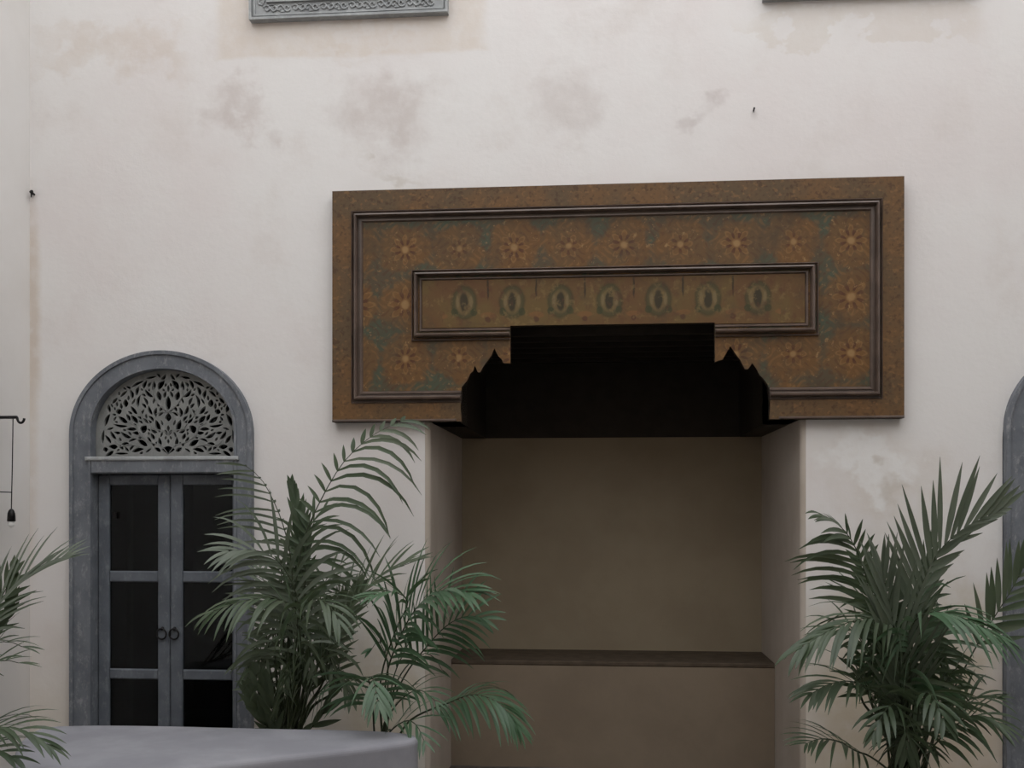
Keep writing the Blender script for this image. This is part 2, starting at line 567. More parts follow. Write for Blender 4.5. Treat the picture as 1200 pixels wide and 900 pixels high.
M['soil'] = mat_simple('potting_soil', (0.035, 0.026, 0.018), 0.95, 0.1, 0, 0.5, 40)
M['bulb'] = mat_simple('frosted_bulb', (0.80, 0.80, 0.78), 0.3, 0.5, 0, 0.03)
M['leaf_a'] = mat_leaf('kentia_leaf', (0.042, 0.066, 0.034), (0.070, 0.100, 0.056), (0.125, 0.150, 0.100))
M['leaf_b'] = mat_leaf('kentia_leaf_bright', (0.050, 0.105, 0.052), (0.080, 0.150, 0.080), (0.135, 0.200, 0.130))
M['leaf_c'] = mat_leaf('kentia_leaf_lit_pale', (0.095, 0.118, 0.085), (0.125, 0.150, 0.112), (0.16, 0.185, 0.145))  # paler leaf copy, lit sheen put into the colour
M['stalk'] = mat_simple('palm_stalk', (0.045, 0.058, 0.028), 0.5, 0.3, 0, 0.4, 20)

# ---------------------------------------------------------------- the courtyard shell
XL = W(35, 400).x
XR0, XR1 = W(504, 600).x, W(938, 600).x
XC = (XR0 + XR1) / 2
XRW = 2 * XC - XL
RD = 1.39                                     # depth of the recess
RT = W(720, 493).z                            # its soffit
VL, VR = W(538, 450).x, W(905, 450).x         # sides of the dark hood above
VT = W(720, 372).z
TOP, BACK, WT = 6.7, -9.4, 0.36  # unseen wall tops kept low so more sky reaches the upper front wall
DC = W(191, 600).x                            # left door centre
DX = 2 * XC - DC
D_HALF = (W(298, 600).x - W(86, 600).x) / 2   # outer half width of the door frame
D_TOP = W(191, 412).z


def arch(cx, hw, top, foot, n=40, z_spring=None):
    """round-headed outline, counter-clockwise from the left foot... listed foot-left up and over"""
    zs = top - hw if z_spring is None else z_spring
    hh = top - zs
    pts = [(cx - hw, foot)]
    for k in range(n + 1):
        a = math.pi - math.pi * k / n
        pts.append((cx + hw * math.cos(a), zs + hh * math.sin(a)))
    pts.append((cx + hw, foot))
    return pts


win = []                                      # upper windows: x0, x1, z0
a, b = W(295, 28), W(526, 18)
WZ0 = (a.z + b.z) / 2
WHALF = (b.x - a.x) / 2
WC = (a.x + b.x) / 2
win.append((WC, WZ0))
win.append((W(893, 2).x + WHALF, WZ0))
WH = 1.75
out = [(XL - 0.3, 0.0)]
out += arch(DC, D_HALF - 0.05, D_TOP - 0.05, 0.0)
e = 0.03
out += [(XR0 - e, 0), (XR0 - e, RT), (VL, RT), (VL, VT), (VR, VT), (VR, RT), (XR1 + e, RT), (XR1 + e, 0)]
out += arch(DX, D_HALF - 0.05, D_TOP - 0.05, 0.0)
out += [(XRW + 0.3, 0), (XRW + 0.3, TOP), (XL - 0.3, TOP)]
holes = [[(c - WHALF + 0.08, z + 0.08), (c + WHALF - 0.08, z + 0.08), (c + WHALF - 0.08, z + WH - 0.08), (c - WHALF + 0.08, z + WH - 0.08)] for c, z in win]
tag(MB().plate([out] + holes, 0.0, WT).build('wall_front', M['plaster']), 'stained off-white plaster wall with the recess and arched doors', 'wall', kind='structure')
tag(MB().box(XL - 0.3, XL, BACK, 0.0, 0, TOP).build('wall_left', M['white_plaster']), 'off-white plaster side wall at the left edge of the photo', 'wall', kind='structure')
tag(MB().box(XRW, XRW + 0.3, BACK, 0.0, 0, TOP).build('wall_right', M['white_plaster']), 'off-white plaster side wall beyond the right door', 'wall', kind='structure')
tag(MB().box(XL - 0.3, XRW + 0.3, BACK - 0.3, BACK, 0, TOP).build('wall_back', M['ochre']), 'unseen wall facing the recess across the courtyard, ochre tone chosen to cut bounce light', 'wall', kind='structure')
tag(MB().box(XL - 0.3, XRW + 0.3, BACK - 0.3, 3.2, -0.1, 0).build('floor', M['floor']), 'brown tiled courtyard floor at the foot of the wall', 'floor', kind='structure')


def reveal(xe, sgn):
    """side of the recess with a rounded front arris"""
    n = 6
    pl = []
    for k in range(n + 1):
        t = math.pi / 2 * k / n
        pl.append((xe - sgn * e * (1 - math.sin(t)), e * (1 - math.cos(t))))
    pl += [(xe, RD), (xe - sgn * e, RD)]
    if sgn > 0: pass
    ar = sum(pl[i][0] * pl[(i + 1) % len(pl)][1] - pl[(i + 1) % len(pl)][0] * pl[i][1] for i in range(len(pl)))
    if ar < 0: pl = pl[::-1]
    return MB().prism(pl, 0, RT)


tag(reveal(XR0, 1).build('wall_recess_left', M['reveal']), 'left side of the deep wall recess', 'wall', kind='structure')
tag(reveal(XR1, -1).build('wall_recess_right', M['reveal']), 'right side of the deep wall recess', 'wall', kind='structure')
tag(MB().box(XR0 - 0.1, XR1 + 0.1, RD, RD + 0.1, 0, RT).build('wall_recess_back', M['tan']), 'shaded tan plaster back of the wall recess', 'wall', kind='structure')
# hood over the recess, its shade put into near-black boards: two soffit boards and a cedar lined well
hood = thing('ceiling', (XC, 0.4, RT), 'cedar hood above the recess, shade put into its near-black colour, behind the cut-out of the painted panel', 'ceiling', kind='structure')
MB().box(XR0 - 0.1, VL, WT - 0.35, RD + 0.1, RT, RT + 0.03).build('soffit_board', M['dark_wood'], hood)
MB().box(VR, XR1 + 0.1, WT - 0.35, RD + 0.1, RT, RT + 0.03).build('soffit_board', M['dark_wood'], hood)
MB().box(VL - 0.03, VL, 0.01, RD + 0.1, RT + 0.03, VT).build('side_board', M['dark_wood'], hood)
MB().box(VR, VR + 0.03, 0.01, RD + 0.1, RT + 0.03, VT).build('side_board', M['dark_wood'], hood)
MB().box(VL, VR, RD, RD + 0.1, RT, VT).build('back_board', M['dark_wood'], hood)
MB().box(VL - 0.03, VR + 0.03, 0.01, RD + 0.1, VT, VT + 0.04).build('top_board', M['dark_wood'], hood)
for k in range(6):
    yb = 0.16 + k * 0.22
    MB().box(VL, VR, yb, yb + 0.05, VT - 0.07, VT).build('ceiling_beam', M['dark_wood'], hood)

# built-in bench at the foot of the recess
BY = 0.84
bz = EYE - (774.5 - HOR) * (BY + DIST) / FPX
bn = thing('recess_bench', (XC, RD, 0), 'tan plaster bench with a dark brown top built into the shaded recess', 'bench')
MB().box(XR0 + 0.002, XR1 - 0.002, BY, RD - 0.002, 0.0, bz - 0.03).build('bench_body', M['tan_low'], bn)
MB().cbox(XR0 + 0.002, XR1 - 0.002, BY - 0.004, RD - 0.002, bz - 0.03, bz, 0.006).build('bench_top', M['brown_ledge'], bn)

# rooms behind the doors and upper windows
def room(name, x0, x1, z0, z1, label):
    m = MB()
    y0, y1 = WT, WT + 2.2
    m.box(x0 - 0.05, x0, y0, y1, z0, z1).box(x1, x1 + 0.05, y0, y1, z0, z1).box(x0 - 0.05, x1 + 0.05, y1, y1 + 0.05, z0, z1)
    m.box(x0 - 0.05, x1 + 0.05, y0, y1 + 0.05, z1, z1 + 0.05)
    m.box(x0 - 0.05, x1 + 0.05, y0, y1 + 0.05, z0 - 0.04, z0 + 0.002)
    tag(m.build(name, M['room']), label, 'wall', kind='structure')


room('wall_room_left', DC - 0.85, DC + 0.75, 0.0, 2.9, 'dim room walls behind the left arched door')
room('wall_room_right', DX - 0.75, DX + 0.85, 0.0, 2.9, 'dim room walls behind the right arched door')
for (c, z), s in zip(win, ('left', 'right')):
    room('wall_room_upper_' + s, c - WHALF - 0.1, c + WHALF + 0.1, z - 0.1, z + WH + 0.1, 'dim room walls behind the upper %s window' % s)


# ---------------------------------------------------------------- painted cedar panel
PY = -0.055                                    # face of the board


def px(u, v, Y=PY):
    p = W(u, v, Y)
    return (p.x, p.z)


P_L, P_R = W(390, 360, PY).x, W(1059, 350, PY).x
P_T = (W(389, 225, PY).z + W(1057, 207, PY).z) / 2
P_B = (W(391, 495, PY).z + W(1061, 490, PY).z) / 2
cut_l = [(541, 496), (541, 489), (539.6, 477), (541, 465), (541, 453.5), (547.4, 446), (551, 437.7), (554.4, 434.8), (556.4, 428), (559.7, 436), (562.8, 436), (567.6, 427.5), (575.4, 417.4), (579.2, 408), (583.5, 416.7), (587.8, 421), (590, 425.4), (598, 425.4), (598, 381)]
cut_r = [(837.5, 379), (838, 424), (847, 421), (851, 414), (856, 405.5), (861, 413), (867.5, 421.7), (873, 432.5), (876.7, 432.5), (881.7, 425.5), (886.7, 432.5), (890, 439), (895, 444), (900, 451), (901.5, 462), (902.5, 475), (901.7, 486), (901.7, 492)]
cl, cr = [px(*p) for p in cut_l], [px(*p) for p in cut_r]
zt = (cl[-1][1] + cr[0][1]) / 2
cl[-1] = (cl[-1][0], zt); cr[0] = (cr[0][0], zt)
cl[0] = (cl[0][0], P_B); cr[-1] = (cr[-1][0], P_B)
CUT = cl + cr


def rect_px(l, t_l, r, t_r, b_l, b_r):
    xl, xr = W(l, 400, PY).x, W(r, 400, PY).x
    return xl, (W(l, b_l, PY).z + W(r, b_r, PY).z) / 2, xr, (W(l, t_l, PY).z + W(r, t_r, PY).z) / 2     # x0, z0, x1, z1


OUTER = rect_px(412, 248, 1034, 232.5, 472.5, 469)
OUTER_IN = rect_px(425.5, 261, 1019, 247, 457.5, 454)
INNER = rect_px(482.5, 317, 959, 307.5, 399, 394)
INNER_IN = rect_px(495, 329, 943, 321, 384, 379)
panel = thing('painted_panel', (XC, 0, P_B), 'large painted and gilded cedar panel with cut-out lower edge above the recess', 'panel')
sq = lambda r: [(r[0], r[1]), (r[2], r[1]), (r[2], r[3]), (r[0], r[3])]


def cut_rect(r, z_bottom_cut=None):
    """rectangle r minus the cut-out profile (which crosses its lower edge)"""
    z0 = r[1]
    # part of the profile above z0
    prof = CUT
    pts = []
    for i in range(len(prof)):
        p, q = prof[i], prof[(i + 1) % len(prof)] if i + 1 < len(prof) else None
        if p[1] > z0: pts.append(p)
        if q and (p[1] > z0) != (q[1] > z0):
            t = (z0 - p[1]) / (q[1] - p[1])
            pts.append((p[0] + t * (q[0] - p[0]), z0))
    return [(r[0], z0)] + pts + [(r[2], z0), (r[2], r[3]), (r[0], r[3])]


board = [(P_L, P_B)] + CUT + [(P_R, P_B), (P_R, P_T), (P_L, P_T)]
CELL = 64.5 / (FPX / 5.85)
FX, FZ = W(797, 283, PY).x, W(797, 351, PY).z
mf = mat_painted_field(FX, FZ, CELL)
STEP = 56.8 / (FPX / 5.85)
mi = mat_painted_inner(W(714, 356, PY).x, W(714, 352, PY).z, STEP, 0.1)
MB().plate([board], PY + 0.012, -0.001).build('back_board', M['dark_wood'], panel)
MB().plate([[(p[0], p[1]) for p in cut_rect(OUTER_IN)], sq(INNER)] if False else [cut_rect(OUTER_IN)], PY + 0.002, PY + 0.012).build('painted_field', mf, panel)
MB().plate([cut_rect(INNER_IN)], PY - 0.004, PY + 0.002).build('inner_painted_field', mi, panel)


def border_piece(pts):
    return MB().plate([pts], PY - 0.012, PY + 0.012)


(ox0, oz0, ox1, oz1) = OUTER
border_piece([(P_L, P_T), (ox0, oz1), (ox1, oz1), (P_R, P_T)][::-1]).build('border_board', M['border'], panel)
border_piece([(P_L, P_B), (ox0, oz0), (ox0, oz1), (P_L, P_T)][::-1]).build('border_board', M['border'], panel)
border_piece([(P_R, P_B), (P_R, P_T), (ox1, oz1), (ox1, oz0)]).build('border_board', M['border'], panel)


def cut_x(z, left=True):
    """x of the cut-out side at height z"""
    c = cl if left else cr
    best = None
    for p, q in zip(c, c[1:]):
        if (p[1] - z) * (q[1] - z) <= 0 and abs(q[1] - p[1]) > 1e-6:
            x = p[0] + (z - p[1]) / (q[1] - p[1]) * (q[0] - p[0])
            if best is None or (left and x < best) or (not left and x > best): best = x
    return best


def below(c, z):
    return [p for p in c if p[1] < z]


lft = [(P_L, P_B)] + below(cl, oz0) + [(cut_x(oz0), oz0), (ox0, oz0)]
rgt = [(P_R, P_B), (ox1, oz0), (cut_x(oz0, False), oz0)] + below(cr, oz0)
border_piece(lft).build('border_board', M['border'], panel)
border_piece(rgt).build('border_board', M['border'], panel)
# thin bright fillet under the border
for xa, xb in ((P_L, cl[0][0] - 0.03), (cr[-1][0] + 0.05, P_R)):
    MB().cbox(xa, xb, PY - 0.020, PY, P_B, P_B + 0.014, 0.004).build('bottom_fillet', M['moulding'], panel)

PROF = [(0.0, 0.0), (0.0, 0.014), (0.06, 0.019), (0.12, 0.014), (0.15, -0.001), (0.24, -0.001), (0.27, 0.030), (0.35, 0.042), (0.46, 0.044), (0.54, 0.036), (0.58, 0.020), (0.61, 0.002), (0.74, 0.001), (0.78, 0.012), (0.88, 0.012), (1.0, 0.0)]


def mould(rect, inner, name):
    x0, z0, x1, z1 = rect
    wl, wb, wr, wt = inner[0] - x0, inner[1] - z0, x1 - inner[2], z1 - inner[3]
    def strip(A, B, ia, ib):
        """A, B: outer ends, ia, ib: inner ends"""
        m = MB()
        n = len(PROF)
        vv = []
        for (o, i) in ((A, ia), (B, ib)):
            for t, h in PROF:
                vv.append((o[0] + (i[0] - o[0]) * t, PY + 0.004 - h, o[1] + (i[1] - o[1]) * t))
        ff = [(k, k + 1, n + k + 1, n + k) for k in range(n - 1)]
        ff += [tuple(reversed(range(n))), tuple(range(n, 2 * n)), (n - 1, 0, n, 2 * n - 1)]
        m.add(vv, ff).build(name, M['moulding'], panel)
    ix0, iz0, ix1, iz1 = inner
    strip((x0, z1), (x1, z1), (ix0, iz1), (ix1, iz1))
    strip((x0, z0), (x0, z1), (ix0, iz0), (ix0, iz1))
    strip((x1, z1), (x1, z0), (ix1, iz1), (ix1, iz0))
    a = min(cut_x(z0) or 9, cut_x(iz0) or 9)
    b = max(cut_x(z0, False) or -9, cut_x(iz0, False) or -9)
    if rect is INNER:
        a, b = cl[-1][0] - 0.002, cr[0][0] + 0.002
    strip((a, z0), (x0, z0), (a, iz0), (ix0, iz0))
    strip((x1, z0), (b, z0), (ix1, iz0), (b, iz0))


mould(OUTER, OUTER_IN, 'outer_moulding')
mould(INNER, INNER_IN, 'inner_moulding')

# ---------------------------------------------------------------- arched door
def build_door():
    d = thing('door_1', (DC, 0, 0), 'blue-grey arched double door with carved fanlight beside the recess, left of the palms', 'door', kind='structure')
    FY = -0.038                                                 # face of the frame
    zl1, zl0 = W(191, 536.5).z, W(191, 555).z                  # lintel
    xi0, xi1 = W(110, 600).x, W(277, 600).x                    # clear opening
    hw = (xi1 - xi0) / 2
    cx = (xi0 + xi1) / 2
    itop = W(191, 433).z
    SPR = W(191, 509).z
    outer = arch(DC, D_HALF, D_TOP, 0.0, 48, z_spring=SPR)
    inner = arch(cx, hw, itop, 0.0, 48, z_spring=W(191, 505).z)
    loop = outer + inner[::-1]
    MB().plate([loop], FY, 0.10).build('door_frame', M['blue_grey'], d)
    # raised outer bead of the frame
    o2 = arch(DC, D_HALF - 0.022, D_TOP - 0.022, 0.0, 48, z_spring=SPR)
    MB().plate([outer + o2[::-1]], FY - 0.012, FY).build('frame_bead', M['blue_grey'], d)
    i2 = arch(cx, hw + 0.016, itop + 0.016, 0.0, 48, z_spring=W(191, 505).z)
    MB().plate([i2 + inner[::-1]], FY - 0.007, FY).build('inner_bead', M['blue_grey'], d)
    MB().cbox(xi0, xi1, FY - 0.008, 0.09, zl0, zl1, 0.008).build('lintel', M['blue_grey'], d)
    MB().cbox(xi0 - 0.03, xi1 + 0.03, FY - 0.02, FY + 0.02, zl1 - 0.018, zl1 + 0.006, 0.006).build('lintel_fillet', M['grey_paint'], d)
    # carved fanlight, drawn from the photograph's left half and mirrored
    S = 250 / 1197.0

    def zp(x, y):
        p = W(70 + x * S, 400 + y * S)
        return (p.x, p.z)
    ppm = 1.0 / (zp(700, 400)[0] - zp(699, 400)[0])
    mid = zp(600, 400)[0]
    out_f = arch(cx, hw - 0.002, itop - 0.002, zl1, 48, z_spring=W(191, 505).z)
    hs = []
    sizes = []

    def inside(pt, poly):
        r = False
        j = len(poly) - 1
        for i in range(len(poly)):
            if (poly[i][1] > pt[1]) != (poly[j][1] > pt[1]) and pt[0] < (poly[j][0] - poly[i][0]) * (pt[1] - poly[i][1]) / (poly[j][1] - poly[i][1]) + poly[i][0]:
                r = not r
            j = i
        return r

    def drop(x, y, L, w, ang, bend=0.0):
        """leaf-shaped hole in survey units, pointed at both ends, bent a little"""
        n = 7
        pts = []
        top, bot = [], []
        ca, sa = math.cos(R(ang)), math.sin(R(ang))
        for k in range(n + 1):
            t = k / n
            lx = (t - 0.5) * L
            prof = math.sin(math.pi * t) ** 0.75 * w / 2 * (1.15 - 0.3 * t)
            by = bend * L * (1 - (2 * t - 1) ** 2)
            top.append((lx, by + prof))
            bot.append((lx, by - prof))
        loc = top + bot[1:-1][::-1]
        return [(x + a * ca - b * sa, y - (a * sa + b * ca)) for a, b in loc]

    def try_add(poly):
        w = [zp(*p) for p in poly]
        g = 0.0046
        bb = (min(a[0] for a in w) - g, max(a[0] for a in w) + g, min(a[1] for a in w) - g, max(a[1] for a in w) + g)
        for q in hs:
            if min(b[0] for b in q) > bb[1] or max(b[0] for b in q) < bb[0] or min(b[1] for b in q) > bb[3] or max(b[1] for b in q) < bb[2]: continue
            for a in w:
                if inside(a, q) or any((a[0] - b[0]) ** 2 + (a[1] - b[1]) ** 2 < g * g for b in q): return False
            for b in q:
                if inside(b, w): return False
        shr = arch(cx, hw - 0.008, itop - 0.008, zl1 + 0.008, 32, z_spring=W(191, 505).z)
        if not all(inside(a, shr) for a in w): return False
        hs.append(w)
        return True
    centre = [(600, 345, 84, 30, 90), (600, 424, 48, 34, 90), (600, 486, 36, 16, 90), (600, 606, 74, 40, 0), (600, 560, 28, 13, 90), (600, 262, 40, 14, 90)]
    left = [(562, 243, 66, 30, 55, .08), (548, 304, 56, 28, 105, 0), (492, 288, 64, 20, 135, .12), (438, 335, 74, 18, 80, .12), (472, 336, 52, 16, 115, -.1), (500, 384, 56, 20, 112, .1),
            (408, 384, 58, 22, 128, .06), (360, 345, 46, 30, 95, 0), (322, 392, 36, 30, 20, 0), (346, 437, 62, 26, 145, .05), (410, 436, 58, 26, 132, 0), (300, 330, 44, 16, 48, 0),
            (258, 440, 76, 22, 68, .06), (541, 474, 76, 28, 108, 0), (465, 492, 52, 38, 60, .1), (330, 467, 84, 15, 172, .08), (292, 524, 58, 20, 125, .1), (362, 522, 70, 20, 150, .1),
            (235, 534, 80, 18, 84, .05), (290, 590, 52, 28, 176, 0), (247, 606, 30, 28, 10, 0), (455, 568, 66, 28, 148, 0), (512, 532, 42, 20, 118, 0), (430, 611, 70, 22, 14, .06),
            (338, 628, 76, 13, 0, 0), (540, 606, 42, 22, 150, 0), (562, 522, 34, 12, 70, 0), (396, 598, 40, 13, 50, .1), (430, 238, 80, 15, 27, .06), (505, 200, 60, 13, 12, 0), (352, 292, 56, 14, 42, .05),
            (560, 405, 40, 12, 40, 0), (520, 425, 36, 12, 130, 0), (455, 395, 40, 13, 60, 0), (405, 335, 40, 12, 60, 0), (440, 455, 30, 12, 20, 0), (390, 480, 44, 12, 160, .1), (330, 560, 50, 13, 150, .1),
            (400, 555, 50, 13, 20, .1), (490, 610, 40, 12, 35, 0), (570, 300, 30, 10, 70, 0), (520, 330, 40, 12, 70, 0), (565, 455, 34, 11, 110, 0), (275, 488, 38, 12, 20, 0), (300, 432, 30, 12, 60, 0), (375, 410, 30, 10, 150, 0)]
    for h in centre: try_add(drop(*h))
    for h in left:
        p = drop(*h)
        if try_add(p):
            if not try_add([(1200 - x, y) for x, y in p]): hs.pop()
    rg = random.Random(5)
    for rnd, (lmin, lmax, ww) in enumerate(((44, 62, 20), (32, 46, 16), (22, 34, 13), (16, 24, 11))):
        for k in range(420):
            x_, y_ = rg.uniform(212, 594), rg.uniform(185, 630)
            ra = math.degrees(math.atan2(640 - y_, x_ - 600))
            p = drop(x_, y_, rg.uniform(lmin, lmax), ww, ra + rg.choice((-40, -20, 15, 35)), rg.uniform(-.1, .14))
            if max(q[0] for q in p) > 596: continue
            if try_add(p):
                if not try_add([(1200 - x, y) for x, y in p]): hs.pop()
    fan = MB().plate([out_f] + hs, 0.022, 0.044).build('fanlight', M['fret'], d)
    # raised ribs along the carving: one vine, mirrored
    vine = MB()
    for s in (1, -1):
        for path in ([(600, 630), (560, 580), (500, 565), (440, 525), (425, 475), (385, 455)], [(600, 520), (575, 500), (510, 490), (485, 440), (455, 420), (440, 380)], [(600, 395), (565, 370), (540, 340), (515, 300), (520, 255)],
                     [(440, 590), (380, 575), (330, 590), (300, 560)], [(600, 395), (560, 395), (530, 405)]):
            pts = [zp(600 + s * (x - 600), y) for x, y in path]
            vine.tube([(p[0], 0.021, p[1]) for p in pts], 0.0032, 5)
    vine.build('carved_vine', M['fret'], fan, True)
    MB().box(cx - hw, cx + hw, 0.12, 0.125, zl1, itop).build('fanlight_pane', M['glass'], fan)
    # two leaves
    xm = W(195.5, 650).x
    rows = [(W(191, 568).z, W(191, 670).z), (W(191, 683).z, W(191, 786).z), (W(191, 798).z, 0.20)]
    LY0, LY1 = 0.045, 0.085
    for sgn in (-1, 1):
        xs0, xs1 = (xi0 + 0.003, xm - 0.002) if sgn < 0 else (xm + 0.002, xi1 - 0.003)
        g0, g1 = (W(123.5, 650).x, W(181, 650).x) if sgn < 0 else (W(210, 650).x, W(269, 650).x)
        leaf = MB().cbox(g0 - 0.012, g1 + 0.012, LY0 + 0.022, LY1 + 0.004, 0.005, 0.20, 0.004).build('door_leaf', M['leafwood'], d)
        MB().cbox(xs0, g0, LY0, LY1, 0.005, zl0 - 0.004, 0.006).build('stile', M['leafwood'], leaf)
        MB().cbox(g1, xs1, LY0, LY1, 0.005, zl0 - 0.004, 0.006).build('stile', M['leafwood'], leaf)
        for za, zb in ((rows[0][0], zl0 - 0.004), (rows[1][0], rows[0][1]), (rows[2][0], rows[1][1]), (0.12, 0.20)):
            MB().cbox(g0, g1, LY0 + 0.003, LY1 - 0.003, za, zb, 0.006).build('rail', M['leafwood'], leaf)
        for zt_, zb_ in rows:
            MB().box(g0, g1, LY0 + 0.018, LY0 + 0.022, zb_, zt_).build('pane', M['glass'], leaf)
        # ring pull on a small plate
        hx = W(186.5 if sgn < 0 else 201, 743).x
        hz = W(191, 743).z
        MB().lathe([(0.009, 0), (0.009, 0.012), (0.004, 0.018)], (hx, 0, 0), 10)
        ring = [(hx + 0.029 * math.sin(a), LY0 - 0.012, hz - 0.004 + 0.031 * math.cos(a)) for a in [2 * math.pi * k / 20 for k in range(21)]]
        MB().tube(ring, 0.0052, 6, False).build('ring_handle', M['iron'], leaf, True)
        st = MB().tube([(hx, LY0 + 0.002, hz + 0.027), (hx, LY0 - 0.004, hz + 0.027), (hx, LY0 - 0.018, hz + 0.027)], [0.013, 0.011, 0.007], 10)
        st.build('handle_boss', M['iron'], leaf, True)
        # folded inner shutter seen through the glass at the hinge side
        sx = g0 + 0.01 if sgn < 0 else g1 - 0.05
        MB().cbox(sx + 0.025, sx + 0.05, 0.20, 0.24, 0.1, zl0 - 0.02, 0.006).build('inner_shutter', M['curtain'], leaf)
    hk = W(133, 604, 0.03)
    MB().tube([(hk.x, 0.04, hk.z - 0.02), (hk.x, 0.04, hk.z + 0.02)], 0.012, 8).build('latch', M['iron'], d)
    # threshold
    MB().cbox(xi0 + 0.001, xi1 - 0.001, -0.02, 0.12, 0.0, 0.004, 0.001).build('threshold', M['blue_grey'], d)
    return d


door = build_door()
door2 = copy_tree(door)
door2.name = 'door_2'
door2.location.x = W(1175.5, 600).x + D_HALF
door2['label'] = 'blue-grey arched door cut off by the right edge of the photo behind the right palm'


# ---------------------------------------------------------------- upper windows
def build_window():
    c, z = win[0]
    w = thing('window_1', (c, 0, z), 'grey carved window frame at the top edge, above the left end of the panel', 'window', kind='structure')
    x0, x1, z1 = c - WHALF, c + WHALF, z + WH
    bw = 0.118
    def piece(p):
        MB().plate([p], -0.03, 0.10).build('frame_board', M['grey_paint'], w)
    piece([(x0, z), (x1, z), (x1 - bw, z + bw), (x0 + bw, z + bw)])
    piece([(x1, z), (x1, z1), (x1 - bw, z1 - bw), (x1 - bw, z + bw)])
    piece([(x1, z1), (x0, z1), (x0 + bw, z1 - bw), (x1 - bw, z1 - bw)])
    piece([(x0, z1), (x0, z), (x0 + bw, z + bw), (x0 + bw, z1 - bw)])
    for o, t, h in ((0.0, 0.014, 0.022), (0.024, 0.010, 0.012), (bw - 0.018, 0.018, 0.016)):
        a, b = o, o + t
        ro = [(x0 + a, z + a), (x1 - a, z + a), (x1 - a, z1 - a), (x0 + a, z1 - a)]
        ri = [(x0 + b, z + b), (x1 - b, z + b), (x1 - b, z1 - b), (x0 + b, z1 - b)]
        for k in range(4):
            MB().plate([[ro[k], ro[(k + 1) % 4], ri[(k + 1) % 4], ri[k]]], -0.03 - h, -0.03).build('fillet', M['grey_paint'], w)
    # carved S-scrolls around the frame
    m = MB()
    pts = []
    for k in range(19):
        a = R(-200 + k * 20)
        r = 0.008 + 0.013 * k / 18
        pts.append((r * math.cos(a) - 0.018, -0.034, r * math.sin(a)))
    m.tube(pts, 0.0055, 5)
    m.tube([(0.0, -0.034, 0.004), (0.018, -0.034, -0.018), (0.036, -0.034, -0.012), (0.040, -0.034, 0.006), (0.030, -0.034, 0.014), (0.022, -0.034, 0.004)], 0.0055, 5)
    m.tube([(-0.005, -0.033, 0.02), (0.014, -0.033, 0.022), (0.026, -0.033, 0.018)], [0.003, 0.006, 0.002], 5)
    s0 = mk('carved_scroll', m.v, m.f, M['grey_paint'], None, True)
    mc = 0.067
    spots = []
    n = 12
    for k in range(n): spots.append((x0 + 0.12 + (2 * WHALF - 0.24) * k / (n - 1), z + mc, 0))
    for k in range(n): spots.append((x0 + 0.12 + (2 * WHALF - 0.24) * k / (n - 1), z1 - mc, 0))
    for k in range(18):
        zz = z + 0.13 + (WH - 0.26) * k / 17
        spots += [(x0 + mc, zz, 90), (x1 - mc, zz, 90)]
    for i, (x, zz, r) in enumerate(spots):
        o = s0 if i == 0 else s0.copy()
        if i: col.objects.link(o)
        o.parent = w
        o.location = Vector((x, 0, zz)) - w.location
        o.rotation_euler = (0, R(r + (180 if i % 2 else 0)), 0)
    # shutters
    for sgn in (-1, 1):
        a, b = (x0 + bw, c - 0.002) if sgn < 0 else (c + 0.002, x1 - bw)
        sh = MB().box(a, b, 0.03, 0.05, z + bw, z1 - bw).build('shutter', M['grey_paint'], w)
        MB().cbox(a, a + 0.07, 0.012, 0.03, z + bw, z1 - bw).build('stile', M['grey_paint'], sh)
        MB().cbox(b - 0.07, b, 0.012, 0.03, z + bw, z1 - bw).build('stile', M['grey_paint'], sh)
        for zz in (z + bw, z + WH / 2 - 0.04, z1 - bw - 0.08):
            MB().cbox(a + 0.07, b - 0.07, 0.014, 0.03, zz, zz + 0.08).build('rail', M['grey_paint'], sh)
    return w


w1 = build_window()
w2 = copy_tree(w1)
w2.name = 'window_2'
w2.location.x = win[1][0]
w2['label'] = 'sliver of grey window frame at the top edge, above the right end of the panel'

# ---------------------------------------------------------------- small things on the wall
lx = XL
lam = thing('hanging_lamp', (lx, -0.35, W(10, 488, -0.35).z), 'bare bulb in a black socket hanging from a hooked iron rod', 'lamp')
LYY = -0.35
rz = W(10, 489, LYY).z
xe = W(20, 488, LYY).x
MB().tube([(lx, LYY, rz), (xe, LYY, rz)], 0.009, 8).build('rod', M['iron'], lam)
MB().lathe([(0.03, 0), (0.03, 0.008)], (0, 0, 0), 12)
hkp = [(xe, LYY, rz)] + [(xe + 0.022 - 0.020 * math.cos(a), LYY, rz - 0.006 - 0.026 * math.sin(a)) for a in [R(d) for d in range(0, 200, 20)]]
MB().tube(hkp, 0.007, 8).build('hook', M['iron'], lam, True)
cxp = W(14.5, 540, LYY).x
cb = W(14, 598, LYY).z
MB().tube([(cxp + 0.004, LYY, rz), (cxp, LYY, (rz + cb) / 2), (cxp - 0.006, LYY, cb)], 0.003, 6).build('cord', M['iron'], lam)
zc = W(14, 577, LYY).z
MB().tube([(lx, LYY, zc + 0.004), (cxp - 0.003, LYY, zc)], 0.003, 6).build('stay_wire', M['iron'], lam)
MB().lathe([(0.006, 0.07), (0.014, 0.062), (0.020, 0.045), (0.023, 0.0), (0.016, 0.0)][::-1], (cxp - 0.006, LYY, cb - 0.062), 14).build('socket', M['iron'], lam, True)
MB().lathe([(0.004, -0.034), (0.013, -0.030), (0.018, -0.018), (0.017, -0.004), (0.014, 0.002)], (cxp - 0.006, LYY, cb - 0.062), 14).build('bulb', M['bulb'], lam, True)
MB().tube([(lx + 0.001, LYY, rz), (lx + 0.008, LYY, rz)], 0.032, 14).build('wall_rose', M['iron'], lam)

